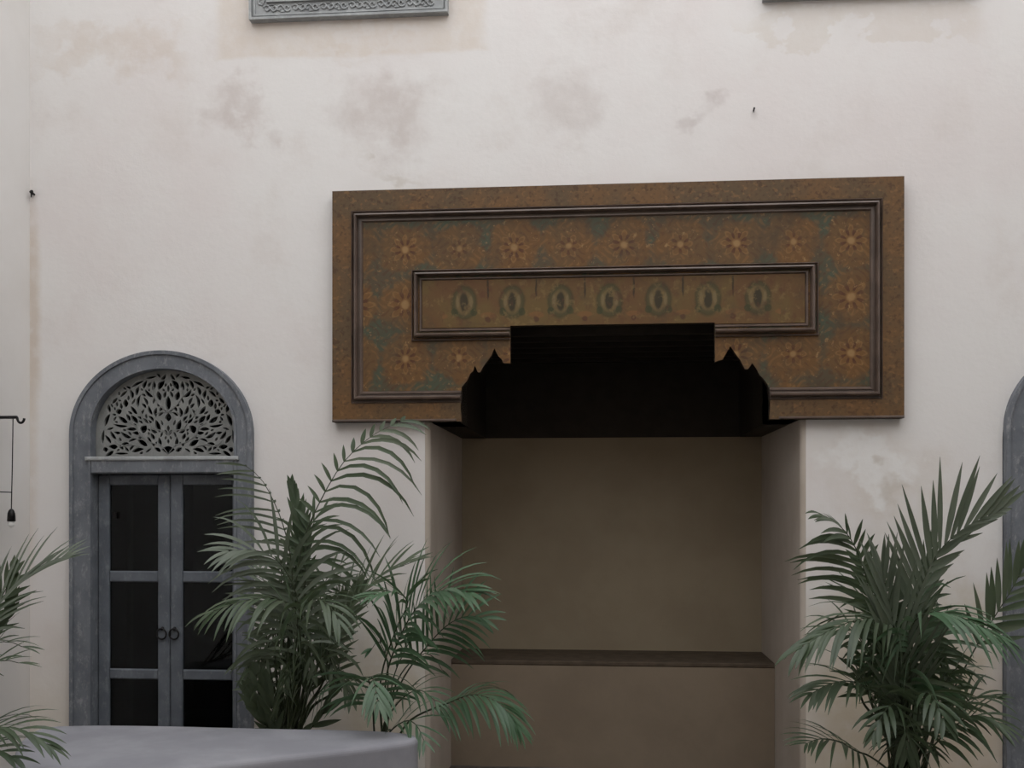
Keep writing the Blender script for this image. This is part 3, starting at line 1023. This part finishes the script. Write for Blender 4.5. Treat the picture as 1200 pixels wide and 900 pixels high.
nl = W(38, 228)
nail = MB().tube([(nl.x + 0.012, 0.0, nl.z), (nl.x + 0.012, -0.02, nl.z), (nl.x + 0.012, -0.035, nl.z + 0.008)], [0.006, 0.008, 0.012], 8).tube([(nl.x + 0.012, -0.03, nl.z + 0.004), (nl.x + 0.012, -0.034, nl.z - 0.028)], [0.007, 0.003], 6).build('wall_nail', M['iron'])
tag(recentre(nail), 'rusty nail high on the plaster by the left corner, brown stain below', 'nail')
nl = W(883, 130)
nail = MB().tube([(nl.x, 0.0, nl.z), (nl.x, -0.03, nl.z + 0.004)], [0.004, 0.006], 8).tube([(nl.x, -0.02, nl.z), (nl.x - 0.003, -0.022, nl.z - 0.016)], [0.004, 0.002], 6).build('wall_nail', M['iron'])
tag(recentre(nail), 'tiny bent nail in the bare plaster above the painted panel', 'nail')

# ---------------------------------------------------------------- grey plaster bench in front of the door
BZ = 0.60
plan = [GZ(*q, BZ) for q in ((55, 930), (225, 897.5), (380, 881), (474, 869.5), (492, 865), (486, 859), (440, 855), (300, 852.5), (170, 849), (75, 849), (40, 853), (18, 870), (14, 900))]
plan = [(p.x, p.y) for p in plan]
for k in range(3):                                             # round the corners
    nxt = []
    for i in range(len(plan)):
        a, b = plan[i], plan[(i + 1) % len(plan)]
        nxt += [(a[0] * .75 + b[0] * .25, a[1] * .75 + b[1] * .25), (a[0] * .25 + b[0] * .75, a[1] * .25 + b[1] * .75)]
    plan = nxt
poly = [(max(p[0], XL + 0.12), p[1]) for p in plan]
bm_ = MB().prism(poly, 0.0, BZ, 0.03, 5)
gb = bm_.build('plaster_bench', M['bench'], None, False)
tag(recentre(gb), 'low grey polished plaster bench with rounded corners in front of the arched door', 'bench')


# ---------------------------------------------------------------- kentia palms
def spline(pts, n):
    P = [pts[0] * 2 - pts[1]] + list(pts) + [pts[-1] * 2 - pts[-2]]
    L = [0.0]
    for a, b in zip(pts, pts[1:]): L.append(L[-1] + (b - a).length)
    res = []
    for i in range(n + 1):
        s = L[-1] * i / n
        k = 0
        while k < len(L) - 2 and s > L[k + 1]: k += 1
        t = (s - L[k]) / max(1e-6, L[k + 1] - L[k])
        p0, p1, p2, p3 = P[k], P[k + 1], P[k + 2], P[k + 3]
        res.append(0.5 * ((2 * p1) + (p2 - p0) * t + (2 * p0 - 5 * p1 + 4 * p2 - p3) * t * t + (3 * p1 - p0 - 3 * p2 + p3) * t ** 3))
    return res


def leaflet_geo(p, d, nrm, L, w, droop, rng):
    """one leaflet: six short blades long, folded a little along the midrib"""
    seg = 6
    d = d.normalized()
    st = L / seg
    vv, ff = [], []
    tw = rng.uniform(-0.3, 0.3)
    for k in range(seg + 1):
        t = k / seg
        ww = w * min(1.0, 0.35 + 2.6 * t) * (1 - max(0.0, (t - 0.45) / 0.55) ** 1.7) * 0.5 + 0.0007
        b = d.cross(nrm)
        if b.length < 1e-4: b = d.orthogonal()
        b.normalize()
        b = Matrix.Rotation(tw * t, 3, d) @ b
        nn = b.cross(d).normalized()
        vv += [p + b * ww + nn * ww * 0.28, p, p - b * ww + nn * ww * 0.28]
        p = p + d * st
        d = (d + Vector((0, 0, -1)) * droop * st * (0.8 + 0.7 * t) * 3).normalized()
    for k in range(seg):
        a = k * 3
        ff += [(a, a + 1, a + 4, a + 3), (a + 1, a + 2, a + 5, a + 4)]
    return vv, ff


class Palm:
    def __init__(s, name, base, label, mat, potr, poth, seed):
        s.t = thing(name, base, label, 'palm', 'potted palms in the courtyard')
        s.base, s.mat, s.count = Vector(base), mat, 0
        s.rng = random.Random(seed)
        s.rest = MB()
        pr = [(potr * 0.66, 0), (potr * 0.74, poth * 0.12), (potr * 0.92, poth * 0.62), (potr * 0.96, poth * 0.86), (potr * 1.04, poth * 0.88), (potr * 1.06, poth * 0.98), (potr * 0.98, poth), (potr * 0.90, poth * 0.96), (potr * 0.88, poth * 0.9)]
        MB().lathe(pr, base, 32).build('pot', M['pot'], s.t, True)
        MB().lathe([(potr * 0.86, poth * 0.86), (potr * 0.5, poth * 0.93), (potr * 0.1, poth * 0.94)], base, 24).build('soil', M['soil'], s.t, True)
        s.top = s.base + Vector((0, 0, poth * 0.92))
        s.potr = potr

    def frond(s, pts, pet=0.45, L=0.34, n=20, w=0.026, nrm=None, droop=0.6, spread=52, sides=(1, 1), rad=0.007, mat=None, foot=True, tipL=0.6, single=True, hang=0.0):
        """pts: list of (u, v, Y) survey points from crown to tip"""
        rng = s.rng
        P = [W(*q) for q in pts]
        if foot:
            a = rng.uniform(0, 6.28)
            f0 = s.top + Vector((math.cos(a), math.sin(a), 0)) * s.potr * rng.uniform(0.1, 0.55)
            P = [f0] + P
        sp = spline(P, 26)
        fr = MB().tube(sp, [rad * (1 - 0.78 * i / 26) for i in range(27)], 5).build('frond', M['stalk'], s.t, True)
        up = Vector(nrm) if nrm else Vector((0, -0.15, 1))
        single = single and s.count + n * 2 <= 300
        for i in range(n):
            tt = i / (n - 1)
            q = (pet + (1 - pet) * tt) * 26
            k = min(25, int(q))
            p = sp[k].lerp(sp[k + 1], q - k)
            T = (sp[k + 1] - sp[max(0, k - 1)]).normalized()
            N = up - T * up.dot(T)
            if N.length < 0.05: N = T.orthogonal()
            N.normalize()
            S = T.cross(N)
            ll = L * (0.62 + 0.38 * math.sin(math.pi * min(1.0, 0.15 + tt * 0.8))) * (1 - (1 - tipL) * max(0, (tt - 0.45) / 0.55) ** 1.5)
            for sg, amt in zip((1, -1), sides):
                if amt <= 0: continue
                an = R(spread * (1.08 - 0.62 * tt ** 1.3) + rng.uniform(-6, 6))
                d = T * math.cos(an) + S * (sg * math.sin(an)) + N * (0.16 + rng.uniform(-0.1, 0.1)) + Vector((0, 0, -hang))
                vv, ff = leaflet_geo(p, d, N, ll * amt * rng.uniform(0.88, 1.1), w * rng.uniform(0.85, 1.15), droop * rng.uniform(0.7, 1.3), rng)
                if single:
                    mk('leaflet', vv, ff, mat or s.mat, fr, True)
                    s.count += 1
                else:
                    s.rest.add(vv, ff)
        return fr

    def done(s):
        if s.rest.v:
            o = s.rest.build('leaflets', s.mat, s.t, True)
            o['kind'] = 'stuff'


# --- bushy palm before the wall, between the door and the recess
YA = -0.50
A = Palm('kentia_palm', (W(335, 850, YA).x, YA, 0), 'bushy dark green palm between the arched door and the recess', M['leaf_a'], 0.21, 0.42, 11)
UPF = (0, -.35, .95)
A.frond([(342, 720, -.52), (354, 640, -.5), (374, 590, -.46), (404, 540, -.42), (440, 508, -.38), (470, 494, -.34)], pet=.46, L=.56, n=18, w=.021, droop=1.45, spread=58, sides=(1.0, .22), nrm=(-.1, -1, .25), tipL=.5, hang=.05)
A.frond([(342, 740, -.6), (342, 665, -.6), (330, 610, -.62), (308, 564, -.66), (288, 546, -.7)], pet=.50, L=.36, n=17, w=.013, mat=M['leaf_c'], droop=.65, spread=62, sides=(.05, 1.0), nrm=(.1, -1, .1), hang=.1)
A.frond([(350, 760, -.6), (348, 700, -.6), (328, 660, -.66), (300, 645, -.74), (268, 646, -.82)], pet=.46, L=.42, n=17, w=.022, droop=.9, spread=46, nrm=(0, -.7, .7), hang=.08, mat=M['leaf_c'])
A.frond([(345, 780, -.68), (348, 722, -.76), (326, 702, -.82), (290, 703, -.92), (250, 716, -1.0)], pet=.40, L=.36, n=20, w=.022, droop=1.5, spread=50, nrm=UPF, hang=.3)
A.frond([(352, 780, -.68), (352, 722, -.76), (366, 702, -.84), (384, 708, -.9), (396, 726, -.95)], pet=.46, L=.34, n=13, w=.020, droop=1.5, spread=50, nrm=UPF, hang=.3)
A.frond([(352, 760, -.5), (352, 690, -.46), (350, 630, -.42), (346, 598, -.4), (341, 572, -.4)], pet=.60, L=.20, n=20, w=.030, droop=.05, spread=24, nrm=(.75, -.6, .1))
A.frond([(347, 740, -.5), (354, 680, -.46), (358, 640, -.45), (366, 612, -.42), (378, 602, -.4)], pet=.6, L=.30, n=9, w=.020, droop=1.3, nrm=UPF, hang=.2)
A.frond([(365, 800, -.55), (395, 735, -.6), (422, 698, -.62), (450, 672, -.62), (480, 660, -.6)], pet=.42, L=.36, n=14, w=.020, droop=.55, spread=34, nrm=(-.1, -.5, .8), single=False)
A.frond([(365, 800, -.5), (388, 745, -.46), (406, 710, -.42), (418, 690, -.38)], pet=.35, L=.26, n=13, w=.026, droop=.3, spread=28, nrm=(.5, -.8, .3), single=False)
A.frond([(330, 800, -.5), (322, 740, -.46), (314, 695, -.4), (304, 668, -.3)], pet=.55, L=.24, n=8, w=.016, droop=.8, nrm=UPF, single=False)
A.frond([(360, 800, -.45), (372, 720, -.35), (382, 680, -.26), (400, 660, -.2)], pet=.65, L=.28, n=6, w=.014, droop=1.0, nrm=UPF, single=False)
for uu, vv_, yy in ((308, 770, -.6), (322, 762, -.66), (338, 772, -.7), (358, 765, -.7), (376, 772, -.68), (388, 795, -.66), (366, 742, -.4), (340, 745, -.38)):
    A.frond([((335 + uu) / 2, 830, yy * .85), (uu, vv_, yy), (uu + (uu - 345) * .25, vv_ - 10, yy + .03), (uu + (uu - 345) * .5, vv_ + 18, yy + .03)], pet=.5, L=.26, n=9, w=.020, droop=1.9, nrm=UPF, hang=.5, single=False)
for uu, vt in ((306, 790), (311, 750), (316, 720), (322, 690), (327, 700), (332, 660), (338, 640), (342, 700), (346, 650), (350, 660), (356, 640), (362, 690), (366, 720), (372, 710), (380, 740), (390, 770)):
    A.frond([(340 + (uu - 340) * .5, 830, -.5), (uu, (vt + 850) / 2, -.5), (uu + (uu - 345) * .2, vt, -.45)], pet=.78, L=.14, n=5, w=.020, droop=1.2, nrm=(.3, -.9, .2), rad=.013, hang=.3, single=False)
for uu, vt in ((292, 808), (300, 790), (396, 800), (312, 800)):
    A.frond([(335 + (uu - 335) * .6, 846, -.6), (uu, vt, -.66)], pet=.3, L=.2, n=5, w=.03, droop=.2, spread=14, nrm=(.3, -.9, .2), rad=.006, single=False)
A.done()

# --- brighter palm at the corner of the recess
YB = -0.62
B = Palm('kentia_palm', (W(440, 850, YB).x, YB, 0), 'bright green palm leaning across the left corner of the recess', M['leaf_b'], 0.16, 0.44, 23)
B.frond([(452, 800, -.66), (470, 744, -.7), (492, 708, -.76), (518, 692, -.84), (548, 694, -.92)], pet=.40, L=.42, n=20, w=.022, droop=.95, spread=42, nrm=(0, -.5, .85), hang=.12)
B.frond([(470, 800, -.6), (505, 752, -.62), (528, 730, -.66), (548, 722, -.7), (565, 724, -.74)], pet=.50, L=.33, n=13, w=.018, droop=.8, spread=44, nrm=(.1, -.75, .6), hang=.1)
B.frond([(446, 800, -.7), (464, 738, -.75), (478, 706, -.8), (462, 694, -.86), (438, 697, -.92)], pet=.54, L=.28, n=12, w=.018, droop=1.2, spread=46, nrm=UPF, hang=.2)
B.frond([(480, 845, -.66), (525, 824, -.7), (556, 814, -.74), (584, 824, -.78), (606, 850, -.8)], pet=.42, L=.30, n=19, w=.020, droop=1.4, spread=46, nrm=(.1, -.4, .9), hang=.25)
B.frond([(436, 815, -.85), (432, 796, -.92), (436, 794, -.98), (440, 806, -1.04), (443, 822, -1.08)], pet=.45, L=.30, n=12, w=.022, droop=1.4, nrm=UPF, hang=.3)
B.frond([(458, 835, -.72), (480, 812, -.78), (496, 810, -.82), (510, 822, -.86)], pet=.5, L=.22, n=9, w=.013, droop=1.4, nrm=UPF, hang=.15)
B.frond([(455, 860, -.85), (475, 845, -.9), (488, 850, -.94), (497, 868, -.98)], pet=.5, L=.22, n=7, w=.014, droop=1.3, nrm=UPF, single=False)
B.frond([(465, 800, -.58), (492, 768, -.56), (508, 770, -.54), (518, 785, -.5)], pet=.82, L=.15, n=3, w=.016, droop=1.0, single=False)
B.frond([(455, 795, -.6), (450, 762, -.62), (443, 752, -.64), (436, 760, -.66)], pet=.8, L=.16, n=3, w=.022, droop=.6, single=False)
B.frond([(460, 800, -.6), (476, 760, -.62), (482, 748, -.64)], pet=.7, L=.14, n=4, w=.022, droop=.3, single=False)
B.done()

# --- large palm by the right door
YC = -0.75
C = Palm('kentia_palm', (W(1062, 850, YC).x, YC, 0), 'full green palm right of the recess, before the right door', M['leaf_a'], 0.24, 0.36, 37)
C.frond([(1040, 800, -.72), (1026, 730, -.7), (1012, 665, -.7), (990, 622, -.74), (962, 603, -.80)], pet=.60, L=.38, n=17, w=.024, droop=.8, spread=40, sides=(.35, 1), nrm=(-.3, -.4, .85), hang=.25)
C.frond([(1055, 800, -.95), (1052, 760, -1.0), (1044, 718, -1.02), (1038, 690, -1.02), (1034, 672, -1.02)], pet=.30, L=.46, n=20, w=.022, droop=0.0, spread=30, nrm=(.15, -.9, .35), mat=M['leaf_c'])
C.frond([(1065, 800, -.8), (1072, 720, -.82), (1092, 660, -.84), (1122, 625, -.86), (1168, 600, -.9)], pet=.58, L=.42, n=17, w=.026, droop=.04, spread=36, sides=(.4, 1.0), nrm=(-.1, -.97, .1), mat=M['leaf_c'])
C.frond([(1060, 800, -.95), (1052, 742, -1.0), (1024, 724, -1.06), (982, 734, -1.14), (940, 758, -1.2)], pet=.40, L=.36, n=22, w=.022, droop=1.35, spread=46, nrm=UPF, hang=.25)
C.frond([(1066, 800, -.95), (1066, 740, -1.02), (1088, 718, -1.1), (1128, 724, -1.18), (1172, 746, -1.24)], pet=.38, L=.38, n=23, w=.022, droop=1.3, spread=46, nrm=UPF, hang=.25, mat=M['leaf_b'])
C.frond([(1098, 850, -.6), (1140, 765, -.55), (1166, 722, -.52), (1186, 690, -.5), (1204, 655, -.48)], pet=.6, L=.30, n=11, w=.030, droop=.05, spread=44, nrm=(.2, -.95, .15))
C.frond([(1035, 850, -.9), (1018, 812, -.95), (1000, 799, -1.0), (974, 801, -1.06), (952, 812, -1.12)], pet=.46, L=.30, n=13, w=.022, droop=1.2, spread=44, nrm=UPF, hang=.15)
C.frond([(1025, 890, -.9), (1003, 880, -.95), (982, 869, -1.0), (960, 866, -1.05), (946, 871, -1.1)], pet=.5, L=.25, n=11, w=.015, droop=1.1, nrm=UPF, hang=.1, single=False)
C.frond([(1072, 860, -1.0), (1078, 820, -1.1), (1088, 812, -1.18), (1097, 824, -1.26), (1104, 842, -1.3)], pet=.40, L=.28, n=12, w=.022, droop=1.3, nrm=UPF, hang=.3, single=False)
C.frond([(1058, 860, -1.0), (1052, 830, -1.08), (1044, 826, -1.12), (1034, 838, -1.18), (1026, 856, -1.2)], pet=.45, L=.24, n=10, w=.022, droop=1.4, nrm=UPF, hang=.3, single=False)
C.frond([(1085, 860, -.8), (1115, 836, -.82), (1140, 818, -.84), (1166, 818, -.86)], pet=.5, L=.25, n=10, w=.017, droop=1.2, nrm=UPF, hang=.15, single=False)
C.frond([(1045, 790, -.6), (1035, 730, -.56), (1018, 705, -.54), (990, 695, -.52)], pet=.75, L=.30, n=4, w=.013, droop=.3, spread=30, nrm=UPF, single=False)
C.frond([(1065, 780, -.65), (1078, 705, -.62), (1084, 670, -.6), (1088, 645, -.58)], pet=.5, L=.24, n=13, w=.024, droop=.1, spread=28, nrm=(.5, -.85, .2), single=False)
C.frond([(1050, 790, -.62), (1032, 725, -.6), (1018, 684, -.58), (1008, 662, -.56)], pet=.5, L=.24, n=12, w=.024, droop=.7, spread=40, nrm=(-.2, -.8, .5), single=False)
C.frond([(1090, 880, -.95), (1120, 850, -1.0), (1145, 838, -1.05), (1172, 850, -1.1)], pet=.4, L=.28, n=13, w=.02, droop=1.2, nrm=UPF, hang=.2, single=False)
C.frond([(1075, 800, -.7), (1095, 745, -.68), (1120, 730, -.66), (1150, 740, -.64)], pet=.5, L=.28, n=12, w=.02, droop=1.0, nrm=UPF, hang=.2, single=False)
C.frond([(1030, 800, -.75), (1005, 745, -.75), (985, 735, -.75), (960, 745, -.75)], pet=.55, L=.26, n=11, w=.018, droop=1.1, nrm=UPF, hang=.2, single=False)
C.frond([(1085, 860, -.9), (1108, 800, -.95), (1124, 782, -1.0), (1142, 790, -1.05)], pet=.55, L=.24, n=8, w=.016, droop=1.3, nrm=UPF, single=False)
for uu, vv_, yy in ((1032, 770, -.65), (1044, 752, -.7), (1060, 760, -.8), (1076, 755, -.8), (1090, 770, -.78), (1050, 820, -.95), (1072, 820, -1.0), (1062, 860, -1.1)):
    C.frond([((1062 + uu) / 2, 870, yy * .9), (uu, vv_, yy), (uu + (uu - 1062) * .3, vv_ - 10, yy), (uu + (uu - 1062) * .6, vv_ + 18, yy)], pet=.55, L=.25, n=9, w=.019, droop=1.8, nrm=UPF, hang=.5, single=False)
for uu, vt in ((1010, 780), (1016, 750), (1024, 730), (1032, 700), (1038, 690), (1044, 680), (1052, 700), (1060, 690), (1068, 700), (1074, 690), (1080, 680), (1088, 720), (1100, 760), (1112, 800)):
    C.frond([(1062 + (uu - 1062) * .6, 850, -.75), (uu, (vt + 860) / 2, -.75), (uu + (uu - 1062) * .12, vt, -.7)], pet=.78, L=.15, n=5, w=.020, droop=1.2, nrm=(.3, -.9, .2), rad=.013, hang=.3, single=False)
C.done()

# --- palm cut by the left edge
YD = -1.95
D = Palm('kentia_palm', (XL + 0.26, YD, 0), 'palm cut off by the left edge of the photo, below the hanging bulb', M['leaf_a'], 0.19, 0.45, 51)
D.frond([(-60, 790, -1.9), (-28, 745, -1.85), (0, 706, -1.8), (32, 676, -1.75), (70, 656, -1.7)], pet=.45, L=.36, n=19, w=.013, mat=M['leaf_c'], droop=.6, spread=32, nrm=(-.35, -.8, .5))
D.frond([(-60, 780, -1.8), (-32, 738, -1.75), (-10, 715, -1.7), (5, 694, -1.68), (14, 674, -1.66)], pet=.6, L=.22, n=9, w=.022, droop=.02, spread=46, nrm=(.1, -.98, .1))
D.frond([(-40, 800, -1.7), (-5, 745, -1.66), (10, 715, -1.65), (17, 668, -1.64)], pet=.78, L=.13, n=6, w=.03, droop=0, spread=10, nrm=(.2, -.97, .1))
D.frond([(-60, 830, -1.9), (-30, 792, -1.88), (-5, 776, -1.86), (10, 774, -1.84), (22, 777, -1.82)], pet=.5, L=.22, n=10, w=.015, droop=.9, spread=36, nrm=UPF)
D.frond([(-60, 880, -1.95), (-25, 860, -1.95), (5, 852, -1.95), (32, 858, -1.95), (54, 872, -1.95)], pet=.42, L=.28, n=16, w=.018, droop=1.3, spread=42, nrm=UPF, hang=.15)
D.frond([(-60, 820, -1.85), (-30, 776, -1.8), (-10, 756, -1.78), (10, 752, -1.76), (26, 758, -1.74)], pet=.55, L=.24, n=8, w=.011, droop=1.1, spread=40, nrm=UPF)
D.frond([(-60, 895, -2.0), (-30, 882, -2.0), (-8, 878, -2.0), (14, 886, -2.0)], pet=.4, L=.26, n=13, w=.020, droop=1.2, nrm=UPF, hang=.15)
D.done()
